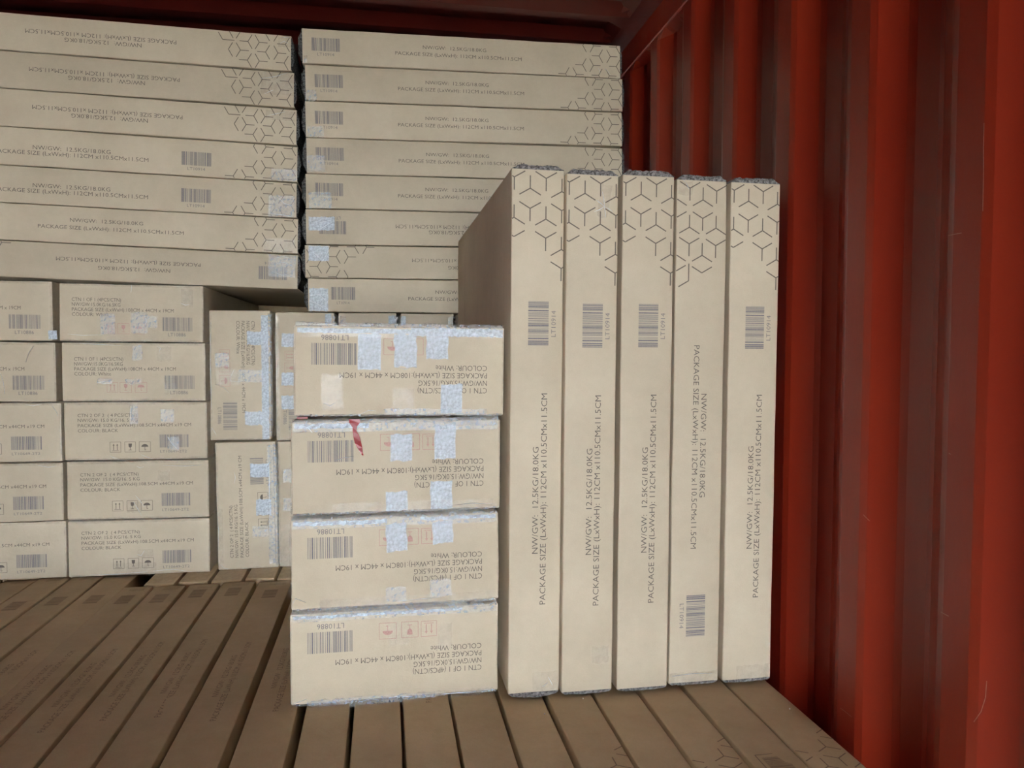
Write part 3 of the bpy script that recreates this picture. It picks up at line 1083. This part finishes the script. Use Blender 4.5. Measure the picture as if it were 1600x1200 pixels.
bpy.context.view_layer.update()
SH = [o for o in bpy.data.objects if o.name.startswith('short_carton')]
FLT = [o for o in bpy.data.objects if o.name.startswith('flat_carton')]
SH.sort(key=lambda q: q.name); FLT.sort(key=lambda q: q.name)
UP = bpy.data.objects['upright_carton']; UP2 = bpy.data.objects['upright_carton.001']
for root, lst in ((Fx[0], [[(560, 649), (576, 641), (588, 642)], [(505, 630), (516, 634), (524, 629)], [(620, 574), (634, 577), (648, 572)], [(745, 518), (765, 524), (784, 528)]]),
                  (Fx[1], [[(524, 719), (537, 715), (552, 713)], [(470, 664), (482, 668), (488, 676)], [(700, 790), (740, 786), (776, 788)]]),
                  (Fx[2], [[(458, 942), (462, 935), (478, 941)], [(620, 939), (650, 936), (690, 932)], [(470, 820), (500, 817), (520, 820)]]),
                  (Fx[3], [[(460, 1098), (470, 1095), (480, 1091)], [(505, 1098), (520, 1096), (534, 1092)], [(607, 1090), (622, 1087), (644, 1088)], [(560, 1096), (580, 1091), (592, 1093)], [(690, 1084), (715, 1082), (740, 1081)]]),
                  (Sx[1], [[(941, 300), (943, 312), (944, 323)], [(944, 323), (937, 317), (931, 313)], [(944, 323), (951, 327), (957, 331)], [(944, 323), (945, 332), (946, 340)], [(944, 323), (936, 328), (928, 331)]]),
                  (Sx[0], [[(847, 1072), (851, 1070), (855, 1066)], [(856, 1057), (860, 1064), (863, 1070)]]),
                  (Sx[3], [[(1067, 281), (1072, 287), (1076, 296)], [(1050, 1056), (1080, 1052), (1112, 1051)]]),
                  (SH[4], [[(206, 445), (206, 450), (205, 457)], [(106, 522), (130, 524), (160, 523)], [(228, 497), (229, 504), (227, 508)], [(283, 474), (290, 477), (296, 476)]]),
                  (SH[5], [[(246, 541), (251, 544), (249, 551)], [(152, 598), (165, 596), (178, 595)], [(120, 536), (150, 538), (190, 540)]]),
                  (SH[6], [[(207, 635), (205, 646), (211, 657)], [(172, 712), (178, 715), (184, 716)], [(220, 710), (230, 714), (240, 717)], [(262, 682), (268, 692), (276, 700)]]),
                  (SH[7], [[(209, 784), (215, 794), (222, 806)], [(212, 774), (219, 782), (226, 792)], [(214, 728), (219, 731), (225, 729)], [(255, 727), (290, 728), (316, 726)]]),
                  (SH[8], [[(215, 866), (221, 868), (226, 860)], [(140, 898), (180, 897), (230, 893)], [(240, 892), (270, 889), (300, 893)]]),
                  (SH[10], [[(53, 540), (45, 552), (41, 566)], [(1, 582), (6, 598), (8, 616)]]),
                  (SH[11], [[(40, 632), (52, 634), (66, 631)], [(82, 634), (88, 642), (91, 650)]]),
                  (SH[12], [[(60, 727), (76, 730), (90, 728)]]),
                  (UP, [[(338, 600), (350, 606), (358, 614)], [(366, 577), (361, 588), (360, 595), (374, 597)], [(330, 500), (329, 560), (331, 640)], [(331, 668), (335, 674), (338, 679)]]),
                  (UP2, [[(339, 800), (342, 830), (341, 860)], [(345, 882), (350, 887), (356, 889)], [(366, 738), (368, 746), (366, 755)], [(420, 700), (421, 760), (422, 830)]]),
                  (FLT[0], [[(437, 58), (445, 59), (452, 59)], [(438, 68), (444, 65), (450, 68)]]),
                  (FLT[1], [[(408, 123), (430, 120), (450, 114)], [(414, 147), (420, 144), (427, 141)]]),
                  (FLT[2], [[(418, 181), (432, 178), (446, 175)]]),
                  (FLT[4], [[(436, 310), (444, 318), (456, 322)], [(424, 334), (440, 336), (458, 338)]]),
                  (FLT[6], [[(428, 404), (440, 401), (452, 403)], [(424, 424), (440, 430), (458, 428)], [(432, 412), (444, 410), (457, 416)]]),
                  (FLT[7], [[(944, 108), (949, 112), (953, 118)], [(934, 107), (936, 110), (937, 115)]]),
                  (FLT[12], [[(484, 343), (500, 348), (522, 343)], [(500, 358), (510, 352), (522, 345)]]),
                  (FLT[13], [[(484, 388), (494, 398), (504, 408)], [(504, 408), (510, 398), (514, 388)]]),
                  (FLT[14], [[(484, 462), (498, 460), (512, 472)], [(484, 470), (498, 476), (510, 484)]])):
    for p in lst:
        crease_glint(root, p)

# ------------------------------------------------------------------ foam crumbs and scratches
for q, lab in (((851, 1116), 'tiny white foam crumb in front of the first tall carton'), ((911, 1092), 'tiny white foam crumb at the foot of the second tall carton'),
               ((1234, 1108), 'tiny white foam crumb on the carton nearest the red wall')):
    dr = fw + rt * ((q[0] - 800) / F) - up * ((q[1] - 600) / F)
    t_ = -(.745 - .001) / dr.z
    bm = bmesh.new()
    bmesh.ops.create_icosphere(bm, subdivisions=1, radius=.0017)
    for v_ in bm.verts:
        v_.co *= 1 + .3 * noise.noise(v_.co * 900)
    me = bpy.data.meshes.new('crumb'); bm.to_mesh(me); bm.free()
    o = link('foam_crumb', me, M_FOAM)
    o.location = Vector((0, 0, CAMZ + .001)) + dr * t_
    o['label'] = lab; o['category'] = 'crumb'; o['group'] = 'foam crumbs on the bottom layer'
bpy.context.view_layer.update()


def scratch(pts, wd=.0012):
    v, f = [], []
    for px, py in pts:
        dr = (fw + rt * ((px - 800) / F) - up * ((py - 600) / F)).normalized()
        ok, loc, nrm, _ = wr.ray_cast(Vector((0, 0, CAMZ)), dr)
        if not ok:
            return
        if nrm.dot(dr) > 0:
            nrm = -nrm
        p = loc + nrm * .0006
        v.append((p, nrm))
    vs = []
    for i, (p, n_) in enumerate(v):
        a_ = v[max(0, i - 1)][0]; b2 = v[min(len(v) - 1, i + 1)][0]
        sd = (b2 - a_).normalized().cross(n_).normalized() * wd / 2
        vs += [p + sd, p - sd]
    f = [(2 * i, 2 * i + 2, 2 * i + 3, 2 * i + 1) for i in range(len(v) - 1)]
    link('scratch', mesh('scratch', vs, f), M_SCRATCH, wr)


for pts in ([(1349, 804), (1354, 809), (1359, 814)], [(1462, 951), (1472, 957), (1483, 963)], [(1482, 368), (1492, 366), (1503, 364)],
            [(1307, 1102), (1320, 1111), (1331, 1120)], [(1538, 192), (1537, 230), (1537, 280), (1536, 330)], [(1522, 1128), (1533, 1112), (1540, 1090), (1542, 1064)],
            [(1462, 970), (1462, 976), (1463, 980)], [(1483, 708), (1486, 710)]):
    scratch(pts)

for o in bpy.data.objects:
    for k in ('front_y', 'w', 'h'):
        if k in o:
            del o[k]
